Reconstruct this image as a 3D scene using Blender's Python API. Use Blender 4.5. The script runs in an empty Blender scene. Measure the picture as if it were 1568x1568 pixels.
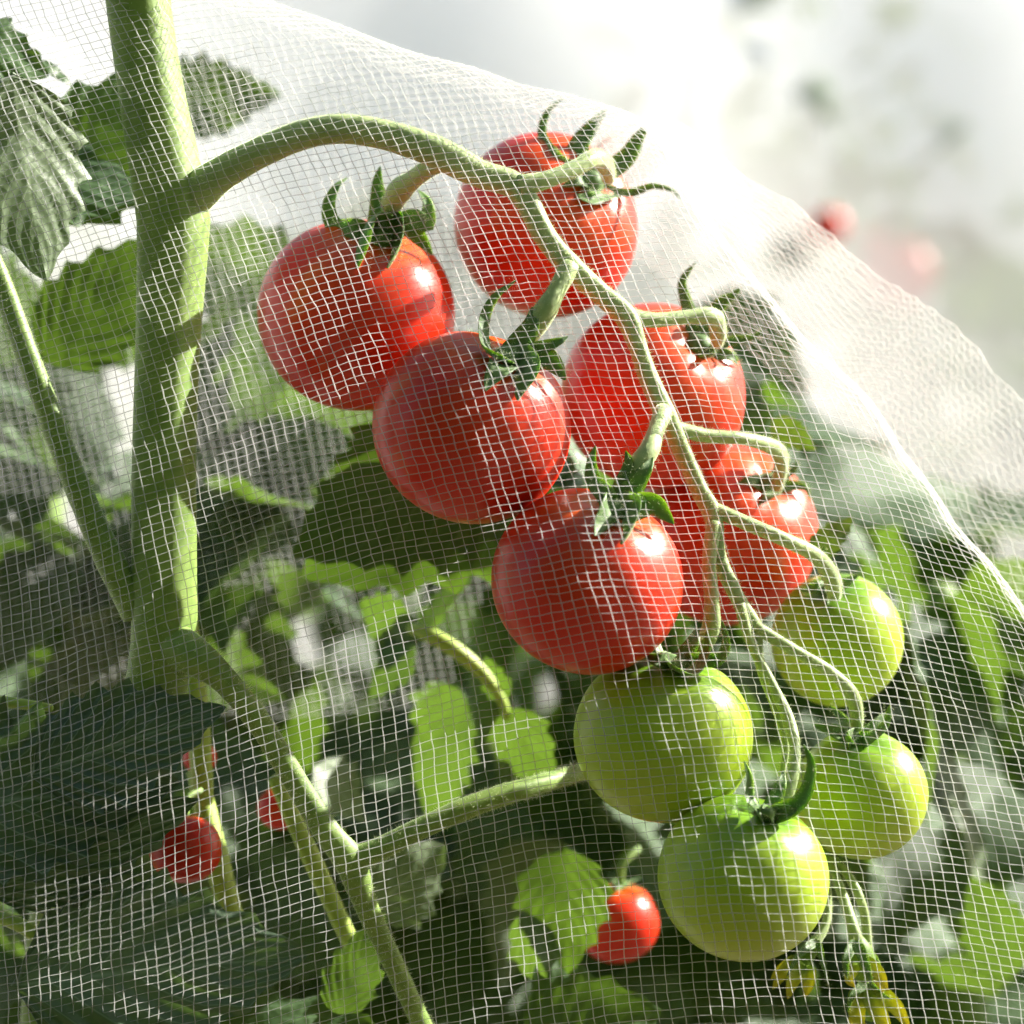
import bpy, math, random
import numpy as np
from mathutils import Vector, Matrix, noise

random.seed(7)
rng = np.random.default_rng(7)
R = math.radians
scene = bpy.context.scene

# ------------------------------------------------------------------ camera
D = 0.50                      # distance to the plane in focus (the net over the fruit)
FIELD = 0.18                  # width of the picture at that distance
K = FIELD / 1568.0            # metres per photograph pixel at the plane in focus
H = 0.80                      # camera height
cam_d = bpy.data.cameras.new("camera")
cam = bpy.data.objects.new("camera", cam_d)
scene.collection.objects.link(cam)
scene.camera = cam
cam.location = (0, -D, H)
cam.rotation_euler = (R(90), 0, 0)
cam_d.sensor_width = 36
cam_d.lens = 36 * D / FIELD
cam_d.clip_start = 0.02
cam_d.clip_end = 800
cam_d.dof.use_dof = True
cam_d.dof.focus_distance = D + 0.005
cam_d.dof.aperture_fstop = 13.0
cam_d.dof.aperture_blades = 0

# ------------------------------------------------------------------ light
SUN = Vector((0.77, 0.30, 0.57)).normalized()
world = bpy.data.worlds.new("World")
scene.world = world
world.use_nodes = True
wn = world.node_tree.nodes
sky = wn.new("ShaderNodeTexSky")
sky.sky_type = 'NISHITA'
sky.sun_disc = False
sky.dust_density = 2.0
sky.ozone_density = 0.4
sky.sun_elevation = math.asin(SUN.z)
sky.sun_rotation = math.atan2(SUN.x, SUN.y)
bg = wn["Background"]
bg.inputs["Strength"].default_value = 0.05
world.node_tree.links.new(sky.outputs[0], bg.inputs["Color"])
sun_d = bpy.data.lights.new("sun", 'SUN')
sun_d.energy = 5.0
sun_d.angle = R(0.5)
sun_d.color = (1.0, 0.955, 0.88)
sun = bpy.data.objects.new("sun", sun_d)
scene.collection.objects.link(sun)
sun.rotation_euler = SUN.to_track_quat('Z', 'Y').to_euler()

scene.view_settings.view_transform = 'Standard'
scene.view_settings.look = 'None'
scene.view_settings.exposure = 1.78
scene.view_settings.gamma = 1.0
scene.view_settings.use_curve_mapping = False
cy = scene.cycles
cy.use_denoising = True
try:
    cy.denoiser = 'OPENIMAGEDENOISE'
except Exception:
    pass
cy.use_adaptive_sampling = True
cy.adaptive_threshold = 0.04
cy.max_bounces = 6
cy.diffuse_bounces = 3
cy.glossy_bounces = 2
cy.transmission_bounces = 4
cy.transparent_max_bounces = 16
cy.caustics_reflective = False
cy.caustics_refractive = False
cy.sample_clamp_indirect = 6.0

# ------------------------------------------------------------------ helpers
COL = scene.collection

def P(x, y, d=0.0):
    """point seen at photograph pixel (x, y), d metres behind the plane in focus"""
    s = K * (D + d) / D
    return Vector(((x - 784) * s, d, H - (y - 784) * s))

def tag(o, label=None, cat=None, group=None, kind=None):
    if label: o["label"] = label
    if cat: o["category"] = cat
    if group: o["group"] = group
    if kind: o["kind"] = kind
    return o

def empty(name, loc):
    o = bpy.data.objects.new(name, None)
    o.empty_display_size = 0.01
    COL.objects.link(o)
    o.location = loc
    return o

WORLD_LOC = {}
def wloc(o):
    v = Vector((0, 0, 0))
    while o is not None:
        v += o.location
        o = o.parent
    return v

def mesh_obj(name, verts, faces, mat, parent=None, smooth=True, uvs=None, origin=None):
    """verts in world space; the object's origin is its first centre (or `origin`)"""
    V = np.asarray(verts, dtype=float).reshape(-1, 3)
    org = np.array(origin if origin is not None else V.mean(0))
    me = bpy.data.meshes.new(name)
    me.from_pydata((V - org).tolist(), [], faces)
    if smooth:
        me.polygons.foreach_set("use_smooth", [True] * len(me.polygons))
    if uvs is not None:
        lay = me.uv_layers.new(name="UVMap")
        li = np.zeros(len(me.loops), dtype=np.int32)
        me.loops.foreach_get("vertex_index", li)
        lay.data.foreach_set("uv", np.asarray(uvs, dtype=np.float32)[li].ravel())
    me.materials.append(mat)
    o = bpy.data.objects.new(name, me)
    COL.objects.link(o)
    if parent is not None:
        o.parent = parent
        o.location = Vector(org) - wloc(parent)
    else:
        o.location = Vector(org)
    return o

def spline(pts, n):
    """Catmull-Rom through rows of pts (any width), n samples evenly by length"""
    p = np.asarray(pts, dtype=float)
    if len(p) == 2:
        t = np.linspace(0, 1, n)[:, None]
        return p[0] * (1 - t) + p[1] * t
    q = np.vstack([2 * p[0] - p[1], p, 2 * p[-1] - p[-2]])
    out = []
    m = max(8, int(4 * n / (len(p) - 1)))
    for i in range(1, len(q) - 2):
        t = np.linspace(0, 1, m, endpoint=False)[:, None]
        a, b, c, d = q[i - 1], q[i], q[i + 1], q[i + 2]
        out.append(0.5 * (2 * b + (c - a) * t + (2 * a - 5 * b + 4 * c - d) * t * t + (-a + 3 * b - 3 * c + d) * t ** 3))
    out.append(p[-1:])
    f = np.vstack(out)
    L = np.concatenate([[0], np.cumsum(np.linalg.norm(np.diff(f[:, :3], axis=0), axis=1))])
    s = np.linspace(0, L[-1], n)
    return np.stack([np.interp(s, L, f[:, k]) for k in range(f.shape[1])], 1)

def frames(C):
    T = np.gradient(C, axis=0)
    T /= np.linalg.norm(T, axis=1)[:, None] + 1e-12
    up = np.array([0, -1.0, 0.2])
    N = np.zeros_like(C)
    n = up - T[0] * up.dot(T[0])
    if np.linalg.norm(n) < 1e-3:
        n = np.array([1.0, 0, 0]) - T[0] * T[0][0]
    n /= np.linalg.norm(n)
    for i in range(len(C)):
        n = n - T[i] * n.dot(T[i])
        n /= np.linalg.norm(n)
        N[i] = n
    return T, N, np.cross(T, N)

def tube_geo(pts, n=None, seg=14, lobes=0.03, wob=0.03, seed=0):
    """pts rows: x, y, z, radius"""
    p = np.asarray(pts, dtype=float)
    if n is None:
        Ltot = np.linalg.norm(np.diff(p[:, :3], axis=0), axis=1).sum()
        n = int(max(6, min(160, Ltot / 0.0011)))
    f = spline(p, n)
    C, r = f[:, :3], f[:, 3]
    T, N, B = frames(C)
    th = np.linspace(0, 2 * math.pi, seg, endpoint=False)
    V, UV = [], []
    ph = seed * 1.7
    for i in range(n):
        w = 1 + wob * noise.noise(Vector((i * 0.23, ph, 0.0))) * 2
        for k, a in enumerate(th):
            rr = r[i] * w * (1 + lobes * math.cos(5 * a + ph + i * 0.01))
            V.append(C[i] + rr * (math.cos(a) * N[i] + math.sin(a) * B[i]))
            UV.append((k / seg, i / n))
    F = []
    for i in range(n - 1):
        for k in range(seg):
            a, b = i * seg + k, i * seg + (k + 1) % seg
            F.append((a, b, b + seg, a + seg))
    for e, i0 in ((0, 0), (1, (n - 1) * seg)):
        V.append(C[0] - T[0] * r[0] * 0.4 if e == 0 else C[-1] + T[-1] * r[-1] * 0.4)
        UV.append((0, e))
        c = len(V) - 1
        for k in range(seg):
            a, b = i0 + k, i0 + (k + 1) % seg
            F.append((b, a, c) if e == 0 else (a, b, c))
    return V, F, UV, (C, r, N, B, T)

def pxpts(rows):
    """rows: (x, y, d_mm, radius_px) -> world x,y,z,r"""
    out = []
    for x, y, d, r in rows:
        p = P(x, y, d / 1000.0)
        out.append((p.x, p.y, p.z, r * K * (D + d / 1000.0) / D))
    return out

def hairs(name, geo_list, per_mm, length, width, mat, parent):
    """fine plant hairs standing off one or more stems: one mesh too small to pick apart"""
    V, F = [], []
    for (C, r, N, B, T) in geo_list:
        L = np.linalg.norm(np.diff(C, axis=0), axis=1).sum()
        m = int(L * 1000 * per_mm)
        for _ in range(m):
            i = random.randrange(len(C) - 1)
            t = random.random()
            c = C[i] * (1 - t) + C[i + 1] * t
            a = random.random() * 2 * math.pi
            nrm = math.cos(a) * N[i] + math.sin(a) * B[i]
            side = -math.sin(a) * N[i] + math.cos(a) * B[i]
            l = length * (0.4 + random.random())
            tip = nrm * l + T[i] * l * random.uniform(-.45, .45) + side * l * random.uniform(-.35, .35)
            q = c + nrm * r[i] * 0.93
            sd = (T[i] if random.random() < .5 else side) * width
            k = len(V)
            V += [q - sd, q + sd, q + tip]
            F.append((k, k + 1, k + 2))
    if not V: return None
    o = mesh_obj(name, V, F, mat, parent, smooth=False)
    o["kind"] = "stuff"
    return o

# ------------------------------------------------------------------ materials
def new_mat(name):
    m = bpy.data.materials.new(name)
    m.use_nodes = True
    nt = m.node_tree
    nt.nodes.clear()
    out = nt.nodes.new("ShaderNodeOutputMaterial")
    return m, nt, nt.nodes, nt.links, out

def nd(ns, t, **kw):
    n = ns.new(t)
    for k, v in kw.items():
        if k.startswith("i_"):
            key = k[2:]
            key = int(key) if key.isdigit() else key.replace("_", " ")
            n.inputs[key].default_value = v
        else:
            setattr(n, k, v)
    return n

def ramp(ns, stops, interp='LINEAR'):
    r = ns.new("ShaderNodeValToRGB")
    r.color_ramp.interpolation = interp
    el = r.color_ramp.elements
    while len(el) < len(stops): el.new(0.5)
    for e, (p, c) in zip(el, stops):
        e.position = p
        e.color = (*c, 1) if len(c) == 3 else c
    return r

def fruit_material(name, stops, speck, rough=0.31, sss=0.22, rad=(1.0, .25, .08), orange=None):
    m, nt, ns, lk, out = new_mat(name)
    uv = nd(ns, "ShaderNodeUVMap")
    sep = nd(ns, "ShaderNodeSeparateXYZ")
    lk.new(uv.outputs[0], sep.inputs[0])
    tc = nd(ns, "ShaderNodeTexCoord")
    nz = nd(ns, "ShaderNodeTexNoise", i_Scale=90.0, i_Detail=3.0)
    lk.new(tc.outputs["Object"], nz.inputs["Vector"])
    ad = nd(ns, "ShaderNodeMath", operation='MULTIPLY_ADD', i_1=0.40, i_2=-0.20)
    lk.new(nz.outputs[0], ad.inputs[0])
    s2 = nd(ns, "ShaderNodeMath", operation='ADD')
    lk.new(sep.outputs["Y"], s2.inputs[0]); lk.new(ad.outputs[0], s2.inputs[1])
    rp = ramp(ns, stops)
    lk.new(s2.outputs[0], rp.inputs[0])
    col = rp.outputs[0]
    # pale pin-prick lenticels
    vo = nd(ns, "ShaderNodeTexVoronoi", i_Scale=900.0)
    lk.new(tc.outputs["Object"], vo.inputs["Vector"])
    r2 = ramp(ns, [(0.0, (1, 1, 1)), (0.16, (0, 0, 0))])
    lk.new(vo.outputs["Distance"], r2.inputs[0])
    sc = nd(ns, "ShaderNodeMath", operation='MULTIPLY', i_1=0.22)
    lk.new(r2.outputs[0], sc.inputs[0])
    mx = nd(ns, "ShaderNodeMixRGB")
    mx.inputs["Color2"].default_value = (*speck, 1)
    lk.new(sc.outputs[0], mx.inputs["Fac"]); lk.new(col, mx.inputs["Color1"])
    nb = nd(ns, "ShaderNodeTexNoise", i_Scale=240.0, i_Detail=4.0)
    lk.new(tc.outputs["Object"], nb.inputs["Vector"])
    bp = nd(ns, "ShaderNodeBump", i_Strength=0.04, i_Distance=0.0006)
    lk.new(nb.outputs[0], bp.inputs["Height"])
    rr = nd(ns, "ShaderNodeMath", operation='MULTIPLY_ADD', i_1=0.12, i_2=rough - .06)
    lk.new(nb.outputs[0], rr.inputs[0])
    b = nd(ns, "ShaderNodeBsdfPrincipled")
    b.inputs["Specular IOR Level"].default_value = 0.36
    b.inputs["Subsurface Weight"].default_value = sss
    b.inputs["Subsurface Radius"].default_value = rad
    b.inputs["Subsurface Scale"].default_value = 0.004
    b.inputs["Coat Weight"].default_value = 0.06
    b.inputs["Coat Roughness"].default_value = 0.22
    lk.new(mx.outputs[0], b.inputs["Base Color"])
    lk.new(rr.outputs[0], b.inputs["Roughness"])
    lk.new(bp.outputs[0], b.inputs["Normal"])
    lk.new(b.outputs[0], out.inputs[0])
    return m

M = {}
M["red"] = fruit_material("ripe_skin", [(0.0, (.55, .15, .008)), (.10, (.62, .085, .006)), (.28, (.64, .030, .004)), (.75, (.60, .015, .004)), (1.0, (.54, .010, .005))], (.75, .25, .08))
M["green"] = fruit_material("unripe_skin", [(0.0, (.09, .22, .012)), (.14, (.18, .34, .018)), (.34, (.34, .48, .026)), (.7, (.42, .54, .04)), (1.0, (.45, .56, .06))], (.5, .56, .2), rad=(.6, .8, .15))
M["red_far"] = M["red"]

def stem_material(name, c1, c2, scale=420.0, sheen=.5):
    m, nt, ns, lk, out = new_mat(name)
    tc = nd(ns, "ShaderNodeTexCoord")
    nz = nd(ns, "ShaderNodeTexNoise", i_Scale=scale, i_Detail=4.0)
    lk.new(tc.outputs["Object"], nz.inputs["Vector"])
    nb = nd(ns, "ShaderNodeTexNoise", i_Scale=70.0, i_Detail=2.0)
    lk.new(tc.outputs["Object"], nb.inputs["Vector"])
    mxf = nd(ns, "ShaderNodeMath", operation='MULTIPLY_ADD', i_1=.5)
    lk.new(nz.outputs[0], mxf.inputs[0])
    hf = nd(ns, "ShaderNodeMath", operation='MULTIPLY', i_1=.5)
    lk.new(nb.outputs[0], hf.inputs[0]); lk.new(hf.outputs[0], mxf.inputs[2])
    rp = ramp(ns, [(.3, c1), (.7, c2)])
    lk.new(mxf.outputs[0], rp.inputs[0])
    bp = nd(ns, "ShaderNodeBump", i_Strength=.35, i_Distance=.0004)
    lk.new(nz.outputs[0], bp.inputs["Height"])
    b = nd(ns, "ShaderNodeBsdfPrincipled", i_Roughness=.55)
    b.inputs["Subsurface Weight"].default_value = .25
    b.inputs["Subsurface Radius"].default_value = (.5, .7, .15)
    b.inputs["Subsurface Scale"].default_value = .0015
    b.inputs["Sheen Weight"].default_value = sheen
    b.inputs["Sheen Roughness"].default_value = .4
    b.inputs["Sheen Tint"].default_value = (.9, 1, .75, 1)
    lk.new(rp.outputs[0], b.inputs["Base Color"]); lk.new(bp.outputs[0], b.inputs["Normal"])
    lk.new(b.outputs[0], out.inputs[0])
    return m

M["stem"] = stem_material("stem_skin", (.12, .22, .032), (.25, .36, .07), sheen=.2)
M["truss"] = stem_material("truss_skin", (.22, .32, .10), (.38, .46, .19), 600)
M["sepal"] = stem_material("sepal_skin", (.055, .12, .022), (.11, .20, .04), 500, .3)
M["lime"] = stem_material("lime_stem_skin", (.28, .40, .05), (.38, .48, .09), 300, .2)  # lighter, yellower green than the main stem

def simple(name, col, rough=.6, trans=None, tw=.4):
    m, nt, ns, lk, out = new_mat(name)
    b = nd(ns, "ShaderNodeBsdfPrincipled", i_Roughness=rough)
    b.inputs["Base Color"].default_value = (*col, 1)
    last = b.outputs[0]
    if trans:
        t = nd(ns, "ShaderNodeBsdfTranslucent")
        t.inputs[0].default_value = (*trans, 1)
        mx = nd(ns, "ShaderNodeMixShader", i_0=tw)
        lk.new(b.outputs[0], mx.inputs[1]); lk.new(t.outputs[0], mx.inputs[2])
        last = mx.outputs[0]
    lk.new(last, out.inputs[0])
    return m

M["hair"] = simple("plant_hair", (.62, .66, .42), .5, (.7, .75, .45), .5)
M["dry"] = simple("dry_tip", (.16, .09, .03), .8)
M["thread"] = None
M["ovary"] = simple("flower_ovary", (.16, .28, .03), .5, (.3, .45, .05), .3)

def petal_material():
    m, nt, ns, lk, out = new_mat("petal_skin")
    uv = nd(ns, "ShaderNodeUVMap")
    sep = nd(ns, "ShaderNodeSeparateXYZ")
    lk.new(uv.outputs[0], sep.inputs[0])
    tc = nd(ns, "ShaderNodeTexCoord")
    nz = nd(ns, "ShaderNodeTexNoise", i_Scale=700.0, i_Detail=3.0)
    lk.new(tc.outputs["Object"], nz.inputs["Vector"])
    a = nd(ns, "ShaderNodeMath", operation='MULTIPLY_ADD', i_1=.35, i_2=-.17)
    lk.new(nz.outputs[0], a.inputs[0])
    s = nd(ns, "ShaderNodeMath", operation='ADD')
    lk.new(sep.outputs["Y"], s.inputs[0]); lk.new(a.outputs[0], s.inputs[1])
    rp = ramp(ns, [(0, (.22, .34, .05)), (.3, (.55, .58, .06)), (.7, (.70, .66, .06)), (1, (.62, .54, .05))])
    lk.new(s.outputs[0], rp.inputs[0])
    b = nd(ns, "ShaderNodeBsdfPrincipled", i_Roughness=.6)
    lk.new(rp.outputs[0], b.inputs["Base Color"])
    t = nd(ns, "ShaderNodeBsdfTranslucent")
    lk.new(rp.outputs[0], t.inputs[0])
    mx = nd(ns, "ShaderNodeMixShader", i_0=.4)
    lk.new(b.outputs[0], mx.inputs[1]); lk.new(t.outputs[0], mx.inputs[2])
    lk.new(mx.outputs[0], out.inputs[0])
    return m
M["petal"] = petal_material()

def leaf_material(name, top1, top2, under, trans, tw=.35, rough=.42):
    m, nt, ns, lk, out = new_mat(name)
    uv = nd(ns, "ShaderNodeUVMap")
    tc = nd(ns, "ShaderNodeTexCoord")
    oi = nd(ns, "ShaderNodeObjectInfo")
    sep = nd(ns, "ShaderNodeSeparateXYZ")
    lk.new(uv.outputs[0], sep.inputs[0])
    # vein mask: |v-.5| midrib, plus slanting side veins
    av = nd(ns, "ShaderNodeMath", operation='SUBTRACT', i_1=.5)
    lk.new(sep.outputs["X"], av.inputs[0])
    ab = nd(ns, "ShaderNodeMath", operation='ABSOLUTE'); lk.new(av.outputs[0], ab.inputs[0])
    sl = nd(ns, "ShaderNodeMath", operation='MULTIPLY_ADD', i_1=-.75)
    lk.new(ab.outputs[0], sl.inputs[0]); lk.new(sep.outputs["Y"], sl.inputs[2])
    fq = nd(ns, "ShaderNodeMath", operation='MULTIPLY', i_1=7.0); lk.new(sl.outputs[0], fq.inputs[0])
    pp = nd(ns, "ShaderNodeMath", operation='PINGPONG', i_1=.5); lk.new(fq.outputs[0], pp.inputs[0])
    v1 = ramp(ns, [(0.0, (1, 1, 1)), (.055, (0, 0, 0))]); lk.new(pp.outputs[0], v1.inputs[0])
    v2 = ramp(ns, [(0.0, (1, 1, 1)), (.022, (0, 0, 0))]); lk.new(ab.outputs[0], v2.inputs[0])
    vm = nd(ns, "ShaderNodeMath", operation='MAXIMUM')
    lk.new(v1.outputs[0], vm.inputs[0]); lk.new(v2.outputs[0], vm.inputs[1])
    nz = nd(ns, "ShaderNodeTexNoise", i_Scale=160.0, i_Detail=4.0)
    lk.new(tc.outputs["Object"], nz.inputs["Vector"])
    n2 = nd(ns, "ShaderNodeMath", operation='MULTIPLY_ADD', i_1=.6)
    lk.new(nz.outputs[0], n2.inputs[0])
    rf = nd(ns, "ShaderNodeMath", operation='MULTIPLY', i_1=.45); lk.new(oi.outputs["Random"], rf.inputs[0])
    lk.new(rf.outputs[0], n2.inputs[2])
    rp = ramp(ns, [(.2, top1), (.85, top2)]); lk.new(n2.outputs[0], rp.inputs[0])
    vc = nd(ns, "ShaderNodeMixRGB"); vc.inputs["Color2"].default_value = (*[min(1, c * 1.8 + .05) for c in top2], 1)
    vs = nd(ns, "ShaderNodeMath", operation='MULTIPLY', i_1=.7); lk.new(vm.outputs[0], vs.inputs[0])
    lk.new(vs.outputs[0], vc.inputs["Fac"]); lk.new(rp.outputs[0], vc.inputs["Color1"])
    geo = nd(ns, "ShaderNodeNewGeometry")
    side = nd(ns, "ShaderNodeMixRGB")
    un = nd(ns, "ShaderNodeMixRGB"); un.inputs["Color1"].default_value = (*under, 1)
    un.inputs["Color2"].default_value = (*[c * .6 for c in under], 1)
    lk.new(vs.outputs[0], un.inputs["Fac"])
    lk.new(geo.outputs["Backfacing"], side.inputs["Fac"])
    lk.new(vc.outputs[0], side.inputs["Color1"]); lk.new(un.outputs[0], side.inputs["Color2"])
    nf = nd(ns, "ShaderNodeTexVoronoi", i_Scale=520.0)
    lk.new(tc.outputs["Object"], nf.inputs["Vector"])
    bp = nd(ns, "ShaderNodeBump", i_Strength=.35, i_Distance=.0005)
    lk.new(nf.outputs["Distance"], bp.inputs["Height"])
    b = nd(ns, "ShaderNodeBsdfPrincipled", i_Roughness=rough)
    b.inputs["Specular IOR Level"].default_value = .4
    b.inputs["Sheen Weight"].default_value = .15
    lk.new(side.outputs[0], b.inputs["Base Color"]); lk.new(bp.outputs[0], b.inputs["Normal"])
    t = nd(ns, "ShaderNodeBsdfTranslucent")
    tr = nd(ns, "ShaderNodeMixRGB"); tr.inputs["Color1"].default_value = (*trans, 1)
    tr.inputs["Color2"].default_value = (*[c * .45 for c in trans], 1)
    lk.new(vs.outputs[0], tr.inputs["Fac"]); lk.new(tr.outputs[0], t.inputs[0])
    mx = nd(ns, "ShaderNodeMixShader", i_0=tw)
    lk.new(b.outputs[0], mx.inputs[1]); lk.new(t.outputs[0], mx.inputs[2])
    lk.new(mx.outputs[0], out.inputs[0])
    return m

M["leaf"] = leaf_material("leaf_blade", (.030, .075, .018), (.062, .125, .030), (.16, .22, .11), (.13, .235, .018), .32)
M["leaf_grey"] = leaf_material("hazed_leaf_blade", (.060, .105, .058), (.105, .160, .092), (.17, .23, .12), (.10, .18, .03), .22, .38)  # leaf colour lifted and greyed: haze and sheen put into it
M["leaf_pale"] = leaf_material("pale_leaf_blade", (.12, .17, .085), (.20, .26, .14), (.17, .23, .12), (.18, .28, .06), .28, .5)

def net_material():
    m, nt, ns, lk, out = new_mat("net_thread")
    tc = nd(ns, "ShaderNodeTexCoord")
    nz = nd(ns, "ShaderNodeTexNoise", i_Scale=120.0, i_Detail=2.0)
    lk.new(tc.outputs["Object"], nz.inputs["Vector"])
    rp = ramp(ns, [(.3, (.72, .73, .70)), (.7, (.86, .86, .83))]); lk.new(nz.outputs[0], rp.inputs[0])
    b = nd(ns, "ShaderNodeBsdfPrincipled", i_Roughness=.35)
    lk.new(rp.outputs[0], b.inputs["Base Color"])
    t = nd(ns, "ShaderNodeBsdfTranslucent"); lk.new(rp.outputs[0], t.inputs[0])
    mx = nd(ns, "ShaderNodeMixShader", i_0=.45)
    lk.new(b.outputs[0], mx.inputs[1]); lk.new(t.outputs[0], mx.inputs[2])
    clear = nd(ns, "ShaderNodeBsdfTransparent")      # half-clear monofilament
    m2 = nd(ns, "ShaderNodeMixShader", i_0=.68)
    lk.new(mx.outputs[0], m2.inputs[1]); lk.new(clear.outputs[0], m2.inputs[2])
    lk.new(m2.outputs[0], out.inputs[0])
    return m
M["thread"] = net_material()

def veil_material(name, cover):
    """net so far off that its threads no longer show singly: part thread, part hole"""
    m, nt, ns, lk, out = new_mat(name)
    tc = nd(ns, "ShaderNodeTexCoord")
    nz = nd(ns, "ShaderNodeTexNoise", i_Scale=6.0, i_Detail=3.0)
    lk.new(tc.outputs["Object"], nz.inputs["Vector"])
    f = nd(ns, "ShaderNodeMath", operation='MULTIPLY_ADD', i_1=.25, i_2=cover - .125)
    lk.new(nz.outputs[0], f.inputs[0])
    d = nd(ns, "ShaderNodeBsdfDiffuse"); d.inputs[0].default_value = (.88, .88, .86, 1)
    t = nd(ns, "ShaderNodeBsdfTranslucent"); t.inputs[0].default_value = (.88, .88, .86, 1)
    mx = nd(ns, "ShaderNodeMixShader", i_0=.5)
    lk.new(d.outputs[0], mx.inputs[1]); lk.new(t.outputs[0], mx.inputs[2])
    tr = nd(ns, "ShaderNodeBsdfTransparent")
    m2 = nd(ns, "ShaderNodeMixShader")
    lk.new(f.outputs[0], m2.inputs[0]); lk.new(tr.outputs[0], m2.inputs[1]); lk.new(mx.outputs[0], m2.inputs[2])
    lk.new(m2.outputs[0], out.inputs[0])
    return m
M["veil"] = veil_material("distant_net", .58)

def soil_material():
    m, nt, ns, lk, out = new_mat("soil")
    tc = nd(ns, "ShaderNodeTexCoord")
    nz = nd(ns, "ShaderNodeTexNoise", i_Scale=14.0, i_Detail=8.0)
    lk.new(tc.outputs["Object"], nz.inputs["Vector"])
    rp = ramp(ns, [(.35, (.06, .042, .028)), (.7, (.17, .125, .08))]); lk.new(nz.outputs[0], rp.inputs[0])
    bp = nd(ns, "ShaderNodeBump", i_Strength=.8, i_Distance=.03); lk.new(nz.outputs[0], bp.inputs["Height"])
    b = nd(ns, "ShaderNodeBsdfPrincipled", i_Roughness=.95)
    lk.new(rp.outputs[0], b.inputs["Base Color"]); lk.new(bp.outputs[0], b.inputs["Normal"])
    lk.new(b.outputs[0], out.inputs[0])
    return m
M["soil"] = soil_material()

# ------------------------------------------------------------------ ground
gx = np.concatenate([-np.geomspace(400, 3, 10), np.linspace(-2.4, 2.4, 33), np.geomspace(3, 400, 10)])
GV, GF = [], []
for yv in gx:
    for xv in gx:
        near = math.exp(-(xv * xv + yv * yv) / 18.0)
        GV.append((xv, yv, near * .05 * noise.noise(Vector((xv * 2, yv * 2, 1))) ))
n = len(gx)
for j in range(n - 1):
    for i in range(n - 1):
        GF.append((j * n + i, j * n + i + 1, (j + 1) * n + i + 1, (j + 1) * n + i))
tag(mesh_obj("ground", GV, GF, M["soil"], origin=(0, 0, 0)), "bare brown soil of the vegetable bed", "ground", kind="structure")

# ------------------------------------------------------------------ leaf shapes
def leaf_geo(L=1.0, W=.36, teeth=5, fold=.18, droop=.25, pucker=.03, seed=0, nu=26, nv=15, twist=.0):
    rs = random.Random(seed)
    ph = rs.random() * 6
    V, UV, F = [], [], []
    asym = rs.uniform(-.08, .08)
    for i in range(nu + 1):
        u = i / nu
        prof = (math.sin(math.pi * min(1, u ** .72)) ** .85) * (1 - .25 * u) * 1.15 if 0 < u < 1 else 0.0
        for j in range(nv + 1):
            s = 2 * j / nv - 1
            sg = 1 if s >= 0 else -1
            tooth = abs(((u * teeth + (.25 if sg > 0 else 0) + ph) % 1) - .35) * .5
            w = W * prof * (1 + asym * sg) * (1 + (tooth - .16) * .8 * abs(s) ** 2)
            x = s * w
            y = L * (u + .10 * abs(s) * prof * (tooth - .1) + .05 * abs(s))
            sv = (u - .75 * abs(s) * .5) * 7
            pk = abs(((sv) % 1) - .5) * 2
            z = fold * abs(x) - droop * L * u * u + pucker * L * (1 - pk) * -1 * (abs(s) ** .5) * prof
            z += .035 * L * noise.noise(Vector((x * 4 / L, y * 4 / L, seed * 3.1)))
            z += .05 * W * math.sin(u * 11 + ph + sg) * abs(s) ** 2
            x += twist * z
            V.append((x, y, z))
            UV.append((j / nv, u))
    for i in range(nu):
        for j in range(nv):
            a = i * (nv + 1) + j
            F.append((a, a + 1, a + nv + 2, a + nv + 1))
    return V, F, UV

LEAF = []
for k in range(7):
    rs = random.Random(50 + k)
    V, F, UV = leaf_geo(1, rs.uniform(.30, .42), rs.choice([4, 5, 6]), rs.uniform(.05, .35), rs.uniform(.05, .4), .028, k)
    me = bpy.data.meshes.new("leaf")
    me.from_pydata(V, [], F)
    me.polygons.foreach_set("use_smooth", [True] * len(F))
    lay = me.uv_layers.new(name="UVMap")
    li = np.zeros(len(me.loops), dtype=np.int32); me.loops.foreach_get("vertex_index", li)
    lay.data.foreach_set("uv", np.asarray(UV, dtype=np.float32)[li].ravel())
    me.materials.append(M["leaf"])
    LEAF.append(me)

def axes(base, tip, nrm):
    y = (tip - base).normalized()
    z = (nrm - y * nrm.dot(y))
    if z.length < 1e-4: z = Vector((0, 0, 1)) - y * y.z
    z.normalize()
    x = y.cross(z)
    return Matrix((x, y, z)).transposed()

def place_leaf(base, tip, nrm, parent, k=0, name="leaf", wide=1.0):
    o = bpy.data.objects.new(name, LEAF[k % len(LEAF)])
    COL.objects.link(o)
    L = (tip - base).length
    o.parent = parent
    o.matrix_local = Matrix.Translation(base - wloc(parent)) @ axes(base, tip, nrm).to_4x4() @ Matrix.Diagonal((L * wide, L, L, 1))
    return o

def hero_leaf(base, tip, nrm, parent, mat, label=None, **kw):
    L = (tip - base).length
    kw.setdefault("nu", 44); kw.setdefault("nv", 27)
    V, F, UV = leaf_geo(1, **kw)
    A = axes(base, tip, nrm)
    W = [base + A @ (Vector(v) * L) for v in V]
    o = mesh_obj("leaf", W, F, mat, parent, uvs=UV, origin=base)
    if label: o["label"] = label
    return o

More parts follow.
